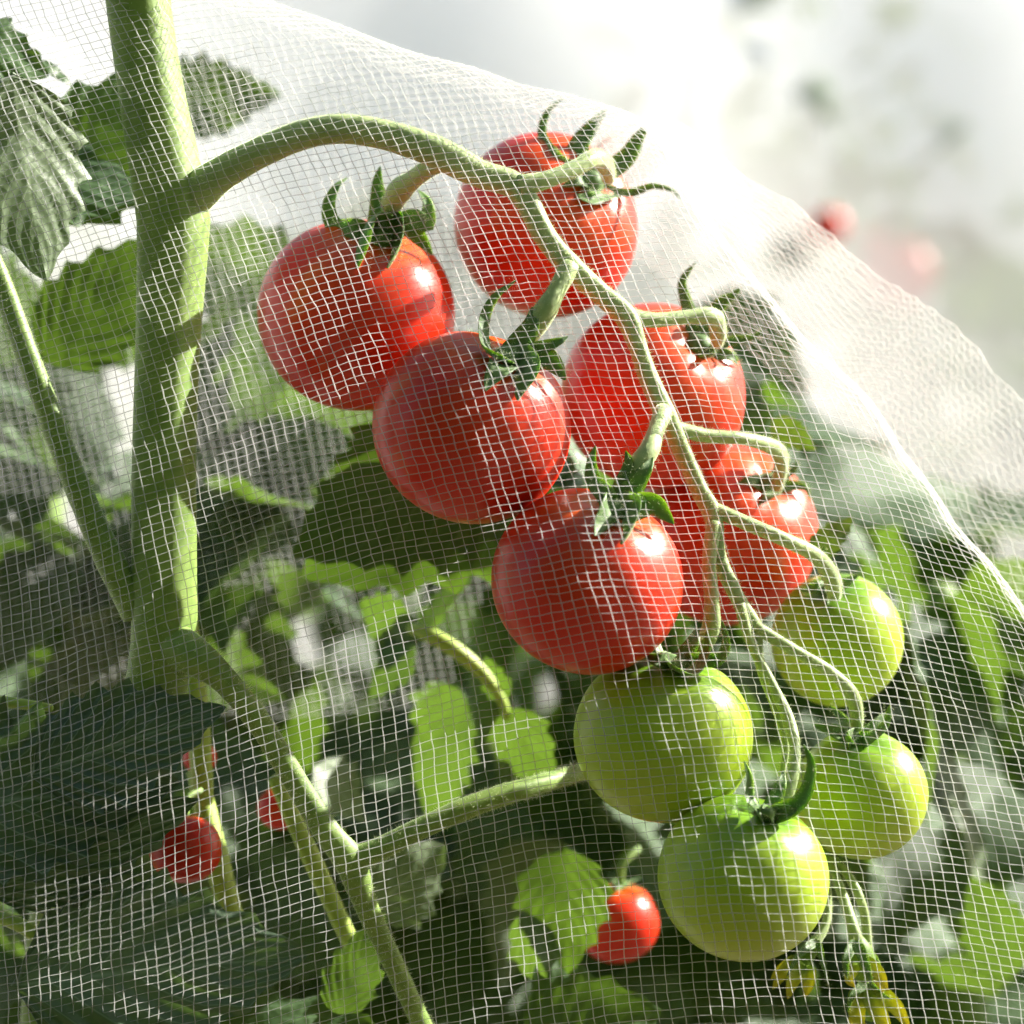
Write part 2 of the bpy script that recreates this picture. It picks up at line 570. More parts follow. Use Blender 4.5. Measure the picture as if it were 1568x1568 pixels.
def shade_hedge():  # leafy wall added unseen behind the camera, keeps skylight off the net's front
    V, F = [], []
    nu, nv = 60, 26
    for j in range(nv + 1):
        for i in range(nu + 1):
            xx = -3.6 + 7.2 * i / nu; a = j / nv
            prof = min(1.0, a * 2.2) if a < .5 else min(1.0, (1 - a) * 2.2)
            zz = 2.5 * min(1.0, prof * 1.6) if 0 < j < nv else -.02
            yy = -1.75 + (.42 if a < .5 else -.42) * (1 - .6 * max(0, zz / 2.5) ** 4)
            b = noise.noise(Vector((xx * 3, a * 14, 4))) * .12 + noise.noise(Vector((xx * 9, a * 40, 7))) * .05
            V.append((xx, yy + b, max(-.02, zz + b)))
    for j in range(nv):
        for i in range(nu):
            q = j * (nu + 1) + i
            F.append((q, q + 1, q + nu + 2, q + nu + 1))
    o = mesh_obj("shade_hedge", V, F, simple("shade_hedge_skin", (.035, .065, .02), .8))
    tag(o, "added dark green hedge standing behind the viewer", "shade_hedge")
shade_hedge()

# ------------------------------------------------------------------ far row behind: plants under pale net covers
def far_plant(x, y, z0, h, spread, n, label, seed):
    rs = random.Random(seed)
    root = empty("tomato_plant", (x, y, 0))
    tag(root, label, "plant", "plants of the far row")
    pts = [(x, y, -.02, .011), (x + .02, y, h * .4, .009), (x - .02, y + .02, h * .75, .007), (x + .01, y, h, .004)]
    V, F, UV, g = tube_geo(pts, 30, 8)
    mesh_obj("stem", V, F, M["stem"], root, uvs=UV)
    V, F, UV = [], [], []
    lv, lf, luv = leaf_geo(1, .36, 4, .15, .2, .02, 3, nu=6, nv=4)
    lv = np.array(lv)
    for i in range(n):
        cx = x + rs.gauss(0, spread); cyy = y + rs.gauss(0, spread * .45); cz = z0 + rs.random() ** .9 * (h - z0)
        L = rs.uniform(.045, .10)
        e = Matrix.Rotation(rs.uniform(0, 6.28), 3, 'Z') @ Matrix.Rotation(rs.uniform(-1.2, .5), 3, 'X') @ Matrix.Rotation(rs.uniform(-.7, .7), 3, 'Y')
        w = (np.array(e) @ (lv * L).T).T + np.array((cx, cyy, cz))
        k = len(V)
        V += w.tolist(); UV += luv
        F += [tuple(a + k for a in f) for f in lf]
    o = mesh_obj("foliage", V, F, M["leaf"], root, uvs=UV)
    o["kind"] = "stuff"
    return root

far_plant(-.50, 1.15, .15, .98, .12, 420, "leafy tomato plant far behind at the left, under pale net", 1)
far_plant(-.12, 1.44, .15, 1.0, .12, 420, "leafy tomato plant far behind the thick main stem and ripe fruit", 2)
far_plant(.22, 1.66, .15, 1.0, .12, 420, "blurred sunlit tomato plant at top right, above the net's edge", 3)
far_plant(.58, 1.90, .15, 1.0, .12, 420, "blurred tomato plant at the right edge, behind the white net", 4)
far_plant(.98, 2.12, .15, 1.15, .18, 380, "leafy tomato plant beyond the right edge of the far row", 5)

def sprig_plant():
    rs = random.Random(77)
    root = empty("tomato_plant", (.30, 1.56, 0))
    tag(root, "small leaved tomato plant catching the sun at top right, far out of focus", "plant", "plants of the far row")
    V, F, UV, g = tube_geo([(.30, 1.56, -.02, .006), (.29, 1.56, .4, .005), (.26, 1.56, .75, .004), (.24, 1.55, .98, .002)], 30, 8)
    mesh_obj("stem", V, F, M["stem"], root, uvs=UV)
    for i in range(170):
        x, y = rs.uniform(900, 1600), rs.uniform(-20, 560)
        if rs.random() < .45: x, y = rs.gauss(1200, 110), rs.gauss(230, 90)
        b = P(x, y, rs.uniform(1.42, 1.66))
        nrm = (SUN + Vector((0, -1, 0)) * .5).normalized() + Vector((rs.uniform(-.35, .35), rs.uniform(-.3, .3), rs.uniform(-.35, .35)))
        d = Vector((rs.uniform(-1, 1), rs.uniform(-.3, .3), rs.uniform(-1, .3))).normalized() * rs.uniform(.02, .05)
        place_leaf(b, b + d, nrm, root, rs.randrange(7))

def fruit_geo(R_, axis, centre, oblate=.95, seg=48, rings=30, seed=0, dimple=.13, lob=.012):
    z = axis.normalized()
    x = z.orthogonal().normalized(); y = z.cross(x)
    V, UV, F = [], [], []
    ph = seed * 1.3
    for i in range(rings + 1):
        f = math.pi * i / rings
        rr = 1 - dimple * math.exp(-(f / .34) ** 2) - .035 * math.exp(-((math.pi - f) / .28) ** 2)
        for k in range(seg):
            a = 2 * math.pi * k / seg
            lobe = 1 + lob * math.cos(5 * a + ph) * math.exp(-(f / 1.0) ** 2) + .008 * math.sin(2 * a + ph) * math.sin(f)
            rad = R_ * rr * lobe
            v = centre + x * (rad * math.sin(f) * math.cos(a)) + y * (rad * math.sin(f) * math.sin(a)) + z * (rad * math.cos(f) * oblate)
            V.append(tuple(v)); UV.append((k / seg, i / rings))
    for i in range(rings):
        for k in range(seg):
            a = i * seg + k; b = i * seg + (k + 1) % seg
            F.append((a, a + seg, b + seg, b))
    return V, F, UV

def far_fruit(x, y, d, Rpx, label, mat="red", axis=(0.1, -.2, 1)):
    c = P(x, y, d); r = Rpx * K * (D + d) / D
    root = empty("tomato", c)
    tag(root, label, "tomato")
    V, F, UV = fruit_geo(r, Vector(axis), c, seg=28, rings=18, seed=x)
    mesh_obj("fruit", V, F, M[mat], root, uvs=UV, origin=c)
    SV, SF = [], []
    z = Vector(axis).normalized(); xx = z.orthogonal().normalized(); yy = z.cross(xx)
    ca = bpy.data.objects  # calyx: five pointed sepals in one small star
    top = c + z * r * .86
    SV.append(tuple(top + z * r * .06))
    for k in range(10):
        a = 2 * math.pi * k / 10
        q = r * (.75 if k % 2 == 0 else .16)
        SV.append(tuple(top + (xx * math.cos(a) + yy * math.sin(a)) * q + z * (r * .12 if k % 2 == 0 else r * .05)))
    for k in range(10): SF.append((0, 1 + k, 1 + (k + 1) % 10))
    mesh_obj("calyx", SV, SF, M["sepal"], root, smooth=False)
    pt = top + z * r * .05
    V, F, UV, g = tube_geo([(*pt, r * .09), (*(pt + z * r * .5), r * .08), (*(pt + z * r * .8 + xx * r * .5), r * .08)], 8, 7)
    mesh_obj("pedicel", V, F, M["stem"], root)
    return root

far_fruit(1372, 420, 1.47, 62, "large blurred red tomato at top right, behind the net's white edge")
far_fruit(1268, 345, 1.33, 28, "small blurred pale red tomato above the net's white edge, left of the larger one")
far_fruit(1335, 365, 1.40, 14, "tiny blurred orange tomato between the two red ones at top right")

def sheet(name, fn, nu, nv, mat, label, cat="net", group=None, thick=None):
    V, F = [], []
    for j in range(nv + 1):
        for i in range(nu + 1):
            V.append(fn(i / nu, j / nv))
    for j in range(nv):
        for i in range(nu):
            a = j * (nu + 1) + i
            F.append((a, a + 1, a + nu + 2, a + nu + 1))
    o = mesh_obj(name, V, F, mat)
    tag(o, label, cat, group)
    return o

def cover1(u, v):
    a = -2.2 + 4.6 * u                         # along the row
    w = 2 * v - 1                              # across it
    z = 1.42 * (1 - abs(w) ** 1.25) ** .9
    b = .62 * w
    f = .018 * math.sin(u * 70 + 4 * v) + .04 * noise.noise(Vector((u * 14, v * 5, 2))) + .05 * math.sin(u * 11 + .6)
    z = max(0.0, z + (f * .5 - .05) * (1 - abs(w)))
    b += f * (1 - abs(w) * .5) * (1 if w > 0 else -1) * .6
    c, s_ = math.cos(R(34)), math.sin(R(34))
    return (a * c - b * s_, 1.50 + a * s_ + b * c, z)
sheet("net_cover", cover1, 180, 50, M["veil"], "pale net tunnel stretched over the blurred far row", "net")

sprig_plant()

# ------------------------------------------------------------------ plants just behind the truss: leaves one by one
def cluster_plant(label, loc, zones, seed, name="tomato_plant", stems=()):
    rs = random.Random(seed)
    root = empty(name, loc)
    tag(root, label, "plant")
    for s in stems:
        V, F, UV, g = tube_geo(pxpts(s), None, 9)
        mesh_obj("stem", V, F, M["stem"], root, uvs=UV)
    for (x0, x1, y0, y1, d0, d1, cnt, L0, L1) in zones:
        for i in range(cnt):
            for _ in range(20):
                x, y, d = rs.uniform(x0, x1), rs.uniform(y0, y1), rs.uniform(d0, d1)
                if not blocked(x, y): break
            b = P(x, y, d)
            L = rs.uniform(L0, L1)
            az = rs.uniform(0, 6.283); el = rs.uniform(-1.0, .35)
            dirv = Vector((math.cos(az) * math.cos(el), math.sin(az) * math.cos(el) * .8, math.sin(el)))
            nrm = Vector((rs.uniform(-.5, .7), rs.uniform(-1.1, .3), rs.uniform(.2, 1.1)))
            place_leaf(b, b + dirv.normalized() * L, nrm, root, rs.randrange(7))
    return root

def blocked(x, y):
    """keep the open gap towards the bright far row free (above the net's inner fold)"""
    if x > 930:
        return y < 400 + (x - 950) * .95
    if x < 330: return y < 330
    return y < 420 + (x - 330) * .1

cluster_plant("dark leafy tomato plant in the shade behind the truss, lower centre", P(760, 1500, .25) * 1 - Vector((0, 0, .70)),
    [(420, 1150, 700, 1700, .16, .34, 46, .030, .062), (300, 1200, 1150, 2100, .20, .5, 60, .035, .07), (560, 1000, 620, 900, .18, .42, 16, .03, .06)],
    11, stems=[[(690, 5500, 260, 60), (700, 2600, 260, 60), (720, 1600, 240, 45), (760, 900, 260, 30)]])
cluster_plant("leafy tomato plant in the shade behind the green fruit, lower right", P(1400, 1500, .25) - Vector((0, 0, .70)),
    [(1080, 1900, 650, 1700, .16, .34, 60, .030, .065), (1000, 2400, 1150, 2200, .2, .55, 70, .035, .07), (1000, 1500, 420, 1000, .15, .36, 46, .03, .06)],
    12, stems=[[(1510, 5500, 260, 60), (1500, 2600, 260, 60), (1470, 1600, 250, 45), (1440, 900, 260, 26)]])
cluster_plant("dense dark tomato plant deep in the shade behind all the low leaves", P(800, 1500, .45) - Vector((0, 0, .62)),
    [(-300, 700, 950, 1900, .36, .56, 90, .06, .10), (700, 1900, 640, 1900, .36, .56, 100, .06, .10)], 14, stems=[[(800, 4500, 470, 40), (800, 2600, 470, 40), (820, 1600, 460, 30), (800, 900, 460, 20)]])
cluster_plant("blurred tomato plant behind the thick main stem, left side", P(60, 1500, .25) - Vector((0, 0, .70)),
    [(-300, 560, 400, 1000, .15, .34, 30, .03, .06), (-400, 460, 900, 1800, .14, .5, 70, .035, .07), (-80, 520, 560, 1000, .115, .15, 26, .025, .05)],
    13, stems=[[(60, 5500, 260, 60), (60, 2600, 260, 60), (80, 1600, 240, 45), (60, 500, 260, 26)]])

rs_ = random.Random(91)
left_plant = [o for o in bpy.data.objects if o.get("label", "").startswith("blurred tomato plant behind the thick")][0]
for i in range(26):
    b = P(rs_.uniform(-60, 500), rs_.uniform(430, 1010), rs_.uniform(.115, .20))
    d = Vector((rs_.uniform(-1, 1), rs_.uniform(-.2, .2), rs_.uniform(-1, .4))).normalized() * rs_.uniform(.022, .046)
    place_leaf(b, b + d, Vector((-.5 + rs_.uniform(-.5, .5), -.8, rs_.uniform(-.4, .3))), left_plant, rs_.randrange(7))

# ------------------------------------------------------------------ the main plant
plant = empty("tomato_plant", P(235, 1900, .012) - Vector((0, 0, .55)))
tag(plant, "tomato plant with a thick green main stem carrying the fruit truss, in front", "plant")

HG = []   # stems that carry hairs
def stem(name, rows, mat="stem", parent=plant, seg=16, seed=0, hairy=True, label=None, lobes=.03):
    V, F, UV, g = tube_geo(pxpts(rows), None, seg, lobes, .03, seed)
    o = mesh_obj(name, V, F, M[mat], parent, uvs=UV)
    if hairy: HG.append(g)
    if label: o["label"] = label
    return o

stem("main_stem", [(196, -160, 11, 50), (210, 0, 11, 50), (232, 150, 11, 51), (254, 270, 12, 56), (264, 330, 12, 58), (262, 400, 12, 55), (256, 520, 12, 50), (250, 700, 12, 49),
     (250, 860, 13, 50), (250, 960, 13, 52), (240, 1040, 15, 50), (205, 1130, 22, 48), (150, 1230, 32, 48), (105, 1350, 42, 48), (80, 1600, 50, 50), (70, 2600, 50, 52), (60, 7100, 60, 56)], seg=22, seed=1)
stem("petiole", [(-60, 300, 20, 16), (0, 430, 16, 17), (50, 565, 13, 18), (115, 735, 11, 20), (165, 850, 11, 22), (212, 940, 13, 26)], seed=2)
stem("side_shoot", [(262, 985, 12, 36), (300, 1006, 8, 30), (345, 1042, 8, 21), (400, 1110, 10, 19), (452, 1195, 12, 19), (500, 1272, 13, 20), (535, 1318, 14, 24), (560, 1385, 17, 18), (600, 1470, 22, 16), (660, 1600, 30, 15)], seed=3)
stem("petiole", [(528, 1318, 14, 20), (575, 1303, 14, 18), (650, 1266, 15, 17), (740, 1228, 18, 17), (830, 1200, 24, 15), (930, 1170, 40, 12)], seed=4)
stem("petiole", [(-40, 1395, 18, 9), (0, 1405, 15, 10), (45, 1425, 13, 11), (85, 1466, 13, 6)], "lime", seed=5)
stem("petiole", [(-40, 1068, 22, 8), (20, 1076, 20, 9), (80, 1084, 20, 6)], "lime", seed=6)
stem("petiole", [(285, 930, 48, 15), (302, 1090, 45, 18), (312, 1230, 48, 16)], "lime", seed=7)
stem("petiole", [(300, 1180, 52, 15), (335, 1330, 50, 19), (385, 1520, 54, 16)], "lime", seed=8)
stem("petiole", [(420, 1190, 46, 11), (478, 1315, 46, 15), (540, 1450, 50, 13)], "lime", seed=10)
stem("petiole", [(628, 962, 82, 9), (658, 972, 79, 12), (698, 996, 78, 13), (738, 1030, 80, 11), (768, 1072, 82, 8), (776, 1100, 84, 6)], "lime", seed=11)
hairs("stem_hairs", HG[:4], 34, .00085, .000035, M["hair"], plant)

# truss stem (rachis) with one pedicel for every fruit
HG = []
rachis = stem("truss_stem", [(284, 316, 12, 32), (310, 288, 10, 31), (345, 262, 8, 26), (400, 232, 8, 24), (460, 207, 8, 23), (515, 197, 8, 23), (570, 202, 8, 23), (630, 218, 8, 24), (680, 238, 9, 25), (735, 266, 10, 22),
     (785, 282, 11, 21), (808, 310, 11, 19), (835, 362, 11, 18), (875, 410, 11, 19), (920, 450, 12, 17), (958, 484, 12, 18), (975, 525, 12, 15), (992, 575, 12, 15), (1018, 632, 12, 17), (1044, 690, 13, 14),
     (1072, 752, 13, 14), (1092, 790, 13, 15), (1100, 850, 13, 12), (1128, 912, 13, 12), (1160, 965, 14, 11)], "truss", seg=16, seed=20)
def pedicel(rows, seed, hairy=True):
    return stem("pedicel", rows, "truss", rachis, 12, seed, hairy)
pedicel([(682, 240, 9, 20), (655, 258, 13, 15), (632, 275, 19, 15), (612, 292, 25, 19), (598, 318, 32, 16)], 21)
pedicel([(795, 285, 10, 18), (835, 276, 11, 14), (880, 258, 14, 13), (910, 242, 18, 14), (926, 252, 28, 14), (932, 272, 40, 12)], 22)
pedicel([(872, 408, 10, 17), (852, 445, 7, 14), (838, 470, 6, 18), (818, 500, 6, 18), (803, 524, 6, 14)], 23)
pedicel([(955, 483, 12, 15), (1000, 490, 14, 12), (1050, 486, 17, 11), (1090, 484, 20, 14), (1100, 505, 28, 13), (1098, 525, 36, 10)], 24)
pedicel([(1016, 630, 10, 15), (1004, 662, 4, 13), (994, 690, 0, 16), (975, 715, -1, 17), (962, 735, -1, 13)], 25)
pedicel([(1030, 655, 13, 12), (1085, 668, 16, 11), (1140, 672, 19, 10), (1188, 688, 28, 13), (1196, 715, 42, 11), (1190, 745, 54, 9)], 26)
pedicel([(1088, 778, 13, 12), (1140, 800, 13, 11), (1200, 826, 14, 11), (1248, 850, 20, 12), (1272, 882, 28, 14), (1278, 910, 36, 12)], 27)
pedicel([(1094, 800, 12, 12), (1086, 860, 10, 11), (1090, 920, 9, 12), (1088, 965, 10, 15), (1068, 1000, 13, 14), (1050, 1020, 15, 10)], 28)
pedicel([(1156, 960, 13, 10), (1215, 995, 14, 9), (1270, 1028, 16, 9), (1303, 1062, 18, 11), (1312, 1100, 22, 11), (1308, 1128, 26, 9)], 29)
pedicel([(1132, 925, 12, 9), (1150, 985, 12, 8), (1182, 1048, 11, 8), (1208, 1105, 10, 10), (1218, 1160, 6, 8), (1206, 1210, 4, 12), (1190, 1240, 4, 11)], 30)
pedicel([(1160, 965, 13, 8), (1164, 1020, 14, 7), (1188, 1085, 13, 7), (1203, 1140, 12, 6), (1196, 1190, 12, 5)], 31)
pedicel([(1216, 1150, 14, 6), (1240, 1220, 24, 6), (1262, 1300, 26, 7), (1290, 1370, 20, 8), (1306, 1420, 16, 9), (1312, 1446, 16, 12)], 32)
pedicel([(1262, 1300, 26, 6), (1298, 1340, 24, 7), (1320, 1385, 22, 7), (1328, 1440, 24, 7), (1330, 1500, 24, 8)], 33)
pedicel([(1262, 1300, 26, 5), (1268, 1380, 24, 6), (1262, 1420, 22, 7), (1240, 1452, 20, 10)], 34)
hairs("truss_hairs", HG[:1], 46, .0007, .00003, M["hair"], plant)
hairs("pedicel_hairs", HG[1:], 36, .0006, .000028, M["hair"], plant)

# leaves of the main plant, placed one by one
def lf(bx, by, bd, tx, ty, td, nrm, mat="leaf", label=None, **kw):
    return hero_leaf(P(bx, by, bd / 1000), P(tx, ty, td / 1000), Vector(nrm), plant, M[mat], label, **kw)
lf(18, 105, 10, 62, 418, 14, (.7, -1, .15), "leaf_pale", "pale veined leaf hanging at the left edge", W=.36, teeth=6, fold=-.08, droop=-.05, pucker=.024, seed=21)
lf(-70, 60, 30, 70, 110, 34, (.1, -1, .5), W=.42, teeth=5, fold=.1, droop=.05, seed=22)
lf(60, 90, 40, 110, 130, 42, (.5, -.6, .5), W=.2, teeth=3, fold=.1, droop=.0, seed=23)
lf(40, 330, 45, 250, 110, 48, (.2, -1, .1), W=.34, teeth=6, fold=.1, droop=.1, seed=24)
lf(-60, 260, 36, 230, 280, 42, (.1, -1, .6), W=.3, teeth=6, fold=.1, droop=.1, seed=25)
lf(230, 160, 130, 420, 140, 130, (.1, -1, .2), W=.34, teeth=6, fold=.1, droop=.1, seed=26)
lf(60, 560, 70, 240, 370, 66, (.5, -.7, .3), W=.3, teeth=6, fold=.1, droop=.1, seed=27)
lf(800, 640, 50, 462, 850, 56, (.43, -1, -.04), "leaf", "large dark leaf in shade behind the ripe tomatoes", W=.33, teeth=8, fold=.08, droop=.05, pucker=.02, seed=28)
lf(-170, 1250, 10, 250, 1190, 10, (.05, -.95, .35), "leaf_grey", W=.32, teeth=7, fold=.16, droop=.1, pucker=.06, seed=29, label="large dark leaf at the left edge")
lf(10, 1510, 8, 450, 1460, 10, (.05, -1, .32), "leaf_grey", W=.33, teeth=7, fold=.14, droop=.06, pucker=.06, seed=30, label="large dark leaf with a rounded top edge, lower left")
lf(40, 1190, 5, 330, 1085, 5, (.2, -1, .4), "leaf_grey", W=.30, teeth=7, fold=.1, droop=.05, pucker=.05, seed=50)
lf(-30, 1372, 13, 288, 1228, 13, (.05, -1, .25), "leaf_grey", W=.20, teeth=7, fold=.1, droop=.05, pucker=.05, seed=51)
lf(180, 1610, 26, 620, 1575, 30, (.5, -.6, .8), W=.22, teeth=6, fold=.2, droop=.1, seed=31)
lf(800, 1620, 40, 1000, 1540, 40, (.5, -.6, .7), W=.5, teeth=6, fold=.2, droop=.1, seed=32)
lf(868, 1290, 70, 862, 1490, 70, (-.2, -1, .2), W=.36, teeth=5, fold=.2, droop=.1, seed=33)
lf(760, 560, 66, 960, 760, 74, (.5, -.2, .6), W=.42, teeth=6, fold=.1, droop=.1, seed=48)  # added with the next leaf to keep sun off the large dark one
lf(700, 520, 70, 900, 640, 84, (.7, -.1, .6), W=.42, teeth=6, fold=.1, droop=.1, seed=49)
lf(830, 640, 62, 480, 880, 70, (.4, -1, -.02), W=.36, teeth=7, fold=.08, droop=.05, seed=52)  # unseen leaf added close behind the dark one, stops light shining through it
# sunlit leaflets shining through
lf(640, 985, 84, 720, 850, 92, (-.9, -.45, -.1), W=.42, teeth=5, fold=.1, droop=.1, seed=34)
lf(640, 985, 84, 545, 930, 92, (-.8, -.6, -.2), W=.45, teeth=5, fold=.1, droop=.1, seed=35)
lf(640, 985, 84, 560, 1060, 88, (-.8, -.6, .2), W=.4, teeth=5, fold=.1, droop=.1, seed=36)
lf(700, 1040, 100, 640, 1250, 110, (-.9, -.5, -.15), W=.4, teeth=6, fold=.1, droop=.1, seed=37)
lf(775, 1080, 84, 830, 1210, 84, (-.6, -.8, -.25), W=.42, teeth=4, fold=.05, droop=.1, seed=38)
lf(775, 1075, 84, 740, 1010, 84, (-.7, -.6, .2), W=.4, teeth=4, fold=.1, droop=.1, seed=39)
lf(800, 1390, 70, 850, 1545, 70, (-.7, -.7, -.2), W=.32, teeth=5, fold=.1, droop=.1, seed=40)
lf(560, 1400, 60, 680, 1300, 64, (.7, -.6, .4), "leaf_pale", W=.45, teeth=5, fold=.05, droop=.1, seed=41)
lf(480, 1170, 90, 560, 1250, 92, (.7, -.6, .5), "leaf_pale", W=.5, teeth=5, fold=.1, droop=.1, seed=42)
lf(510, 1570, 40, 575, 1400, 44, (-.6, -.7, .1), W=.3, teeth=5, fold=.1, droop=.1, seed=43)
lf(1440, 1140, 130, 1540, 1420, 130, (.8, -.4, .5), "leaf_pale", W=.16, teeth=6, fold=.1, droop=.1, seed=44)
lf(1560, 1500, 110, 1480, 1350, 120, (-.7, -.6, .1), W=.4, teeth=6, fold=.1, droop=.1, seed=45)
lf(1180, 640, 60, 1245, 690, 60, (-.7, -.6, .1), W=.3, teeth=6, fold=.1, droop=.1, seed=46)
lf(1240, 860, 50, 1300, 790, 50, (-.7, -.6, -.1), W=.3, teeth=6, fold=.1, droop=.1, seed=47)

# ------------------------------------------------------------------ fruit
def blade_geo(rows, wpx, thick=.00035, seed=0, n=22, fold=.25, side=None):
    """a sepal or petal: rows (x, y, d_mm) down its middle, wpx half width"""
    pts = np.array([tuple(P(x, y, d / 1000.0)) for x, y, d in rows])
    C = spline(pts, n)
    T, N, B = frames(C)
    V, UV, F = [], [], []
    S = np.array([-1, -.6, -.2, .2, .6, 1])
    for layer in (0, 1):
        for i in range(n):
            u = i / (n - 1)
            w = wpx * K * (min(1, (u + .12) * 4) * (1 - u ** 1.7) ** .8 * .98 + .04)
            for s in S:
                off = B[i] * s * w + N[i] * (-fold * w * (1 - s * s) * 1.0 + layer * -thick * (1.2 - abs(s)))
                V.append(C[i] + off + N[i] * .15 * w * math.sin(u * 7 + seed) * s)
                UV.append(((s + 1) / 2, u))
    m = len(S)
    q = n * m
    for i in range(n - 1):
        for j in range(m - 1):
            a = i * m + j
            F.append((a, a + 1, a + m + 1, a + m))
            F.append((q + a + m, q + a + m + 1, q + a + 1, q + a))
        for j in (0, m - 1):
            a = i * m + j
            F.append((a, a + m, q + a + m, q + a) if j == 0 else (q + a, q + a + m, a + m, a))
    return V, F, UV, (C, np.full(n, wpx * K * .5), N, B, T)

SPHERES = []
def tomato(cx, cy, Rpx, d, calyx, label, mat, sepals, seed, oblate=.96, group="tomatoes of the truss", hd=1.0):
    dm = d / 1000.0
    c = P(cx, cy, dm)
    r = Rpx * K * (D + dm) / D
    cal = P(calyx[0], calyx[1], calyx[2] / 1000.0)
    axis = (cal - c).normalized()
    root = empty("tomato", c - Vector((0, 0, r)))
    tag(root, label, "tomato", group)
    V, F, UV = fruit_geo(r, axis, c, oblate, 64, 40, seed)
    mesh_obj("fruit", V, F, M[mat], root, uvs=UV, origin=c)
    SPHERES.append((c, r))
    top = c + axis * r * oblate * .88
    # calyx: a small green boss with its sepals
    pts = [(*(top - axis * r * .02), r * .16), (*(top + axis * r * .05), r * .15), (*(top + axis * r * .12), r * .09)]
    V, F, UV, g = tube_geo(pts, 8, 12, .08)
    ca = mesh_obj("calyx", V, F, M["sepal"], root, uvs=UV)
    gl = []
    for rows, w in sepals:
        rows = [(top_px(top)[0], top_px(top)[1], top_px(top)[2])] + rows if rows[0] is None else rows
        rows = [q for q in rows if q is not None]
        w = w * (1.55 if d < 45 else 1.15)
        # a sepal that lies against its fruit follows the skin
        fit = []
        for n_, (x_, y_, d_) in enumerate(rows):
            q_ = math.hypot(x_ - cx, y_ - cy) / Rpx
            if n_ > 0 and q_ < .97 and d_ < d:
                d_ = d - Rpx * math.sqrt(1 - q_ * q_) * K * 1000 * 1.02 - (1.2 if n_ > 1 else 2.0)
            elif n_ > 0:
                d_ = max(d_, d - 8)
            fit.append((x_, y_, d_))
        rows = fit
        V, F, UV, g = blade_geo(rows, w, seed=seed + len(gl))
        mesh_obj("sepal", V, F, M["sepal"], ca, uvs=UV)
        gl.append(g)
    hairs("calyx_hairs", gl, 16 * hd, .0005, .000025, M["hair"], root)
    return root

def top_px(p):
    s = K * (D + p.y) / D
    return (p.x / s + 784, 784 - (p.z - H) / s, p.y * 1000)

N0 = None
tomato(546, 482, 152, 38, (588, 340, 29), "ripe red tomato nearest the thick main stem, leftmost of the truss", "red",
    [([N0, (545, 350, 29), (512, 345, 28), (503, 315, 29), (515, 285, 31), (532, 272, 33)], 12), ([N0, (570, 350, 24), (556, 380, 24), (548, 412, 26)], 26),
     ([N0, (605, 350, 23), (602, 385, 23), (592, 410, 25)], 22), ([N0, (630, 335, 27), (652, 345, 29), (655, 310, 31), (640, 290, 33)], 13),
     ([N0, (580, 310, 33), (578, 280, 33), (582, 255, 32)], 13), ([N0, (620, 345, 26), (645, 368, 27), (662, 390, 29)], 15)], 1)
tomato(722, 655, 152, 10, (795, 520, 2), "ripe red tomato just below the leftmost one, its dark calyx at upper right", "red",
    [([N0, (770, 545, -7), (745, 530, -8), (742, 490, -8), (758, 455, -7), (790, 430, -6)], 11), ([N0, (768, 558, -9), (752, 580, -9), (744, 598, -9)], 19),
     ([N0, (802, 562, -9), (800, 588, -9), (792, 612, -9)], 23), ([N0, (832, 548, -4), (852, 562, -3), (866, 582, -1)], 17),
     ([N0, (812, 500, 3), (815, 470, 5)], 14), ([N0, (850, 525, 1), (870, 515, 3)], 10)], 2)
tomato(899, 890, 147, 2, (955, 752, -6), "lowest ripe red tomato, in front, just above the upper green fruit", "red",
    [([N0, (925, 755, -14), (908, 735, -15), (906, 705, -14), (912, 682, -12)], 11), ([N0, (938, 778, -17), (922, 800, -17), (912, 820, -17)], 20),
     ([N0, (962, 785, -16), (960, 812, -15), (950, 832, -15)], 23), ([N0, (995, 772, -11), (1016, 786, -9), (1032, 802, -8)], 16),
     ([N0, (985, 725, -4), (1000, 700, -2)], 13), ([N0, (962, 715, -3), (958, 690, -3)], 12)], 3)
tomato(836, 345, 143, 57, (922, 262, 43), "ripe red tomato at the top of the truss with long sepals reaching the net's edge", "red",
    [([N0, (850, 240, 24), (830, 205, 18), (838, 172, 12), (862, 150, 8)], 12), ([N0, (885, 230, 18), (905, 195, 11), (928, 168, 6)], 20),
     ([N0, (955, 245, 20), (975, 215, 13), (995, 185, 7)], 19), ([N0, (960, 295, 16), (1000, 285, 14), (1030, 292, 12), (1042, 305, 12)], 8),
     ([N0, (900, 300, 14), (920, 300, 10), (950, 300, 10)], 18), ([N0, (890, 275, 20), (860, 285, 18)], 14)], 4)
tomato(1000, 606, 144, 52, (1090, 512, 40), "ripe red tomato half hidden behind the truss stem, second from the top at the right", "red",
    [([N0, (1050, 460, 28), (1045, 430, 24), (1065, 402, 20)], 12), ([N0, (1100, 470, 24), (1118, 455, 18), (1135, 440, 14)], 16),
     ([N0, (1130, 520, 24), (1155, 515, 20), (1168, 505, 16)], 10), ([N0, (1090, 540, 18), (1070, 545, 16)], 14), ([N0, (1120, 545, 20), (1130, 560, 20)], 14)], 5)
tomato(1112, 818, 142, 70, (1190, 728, 58), "ripe red tomato at the back right, crossed by the green fruit stalks", "red",
    [([N0, (1200, 700, 44), (1190, 690, 40)], 9), ([N0, (1230, 745, 44), (1240, 765, 42)], 11), ([N0, (1150, 735, 44), (1130, 740, 44)], 14),
     ([N0, (1180, 755, 40), (1160, 775, 40)], 14), ([N0, (1215, 720, 46), (1220, 705, 44)], 9)], 6)
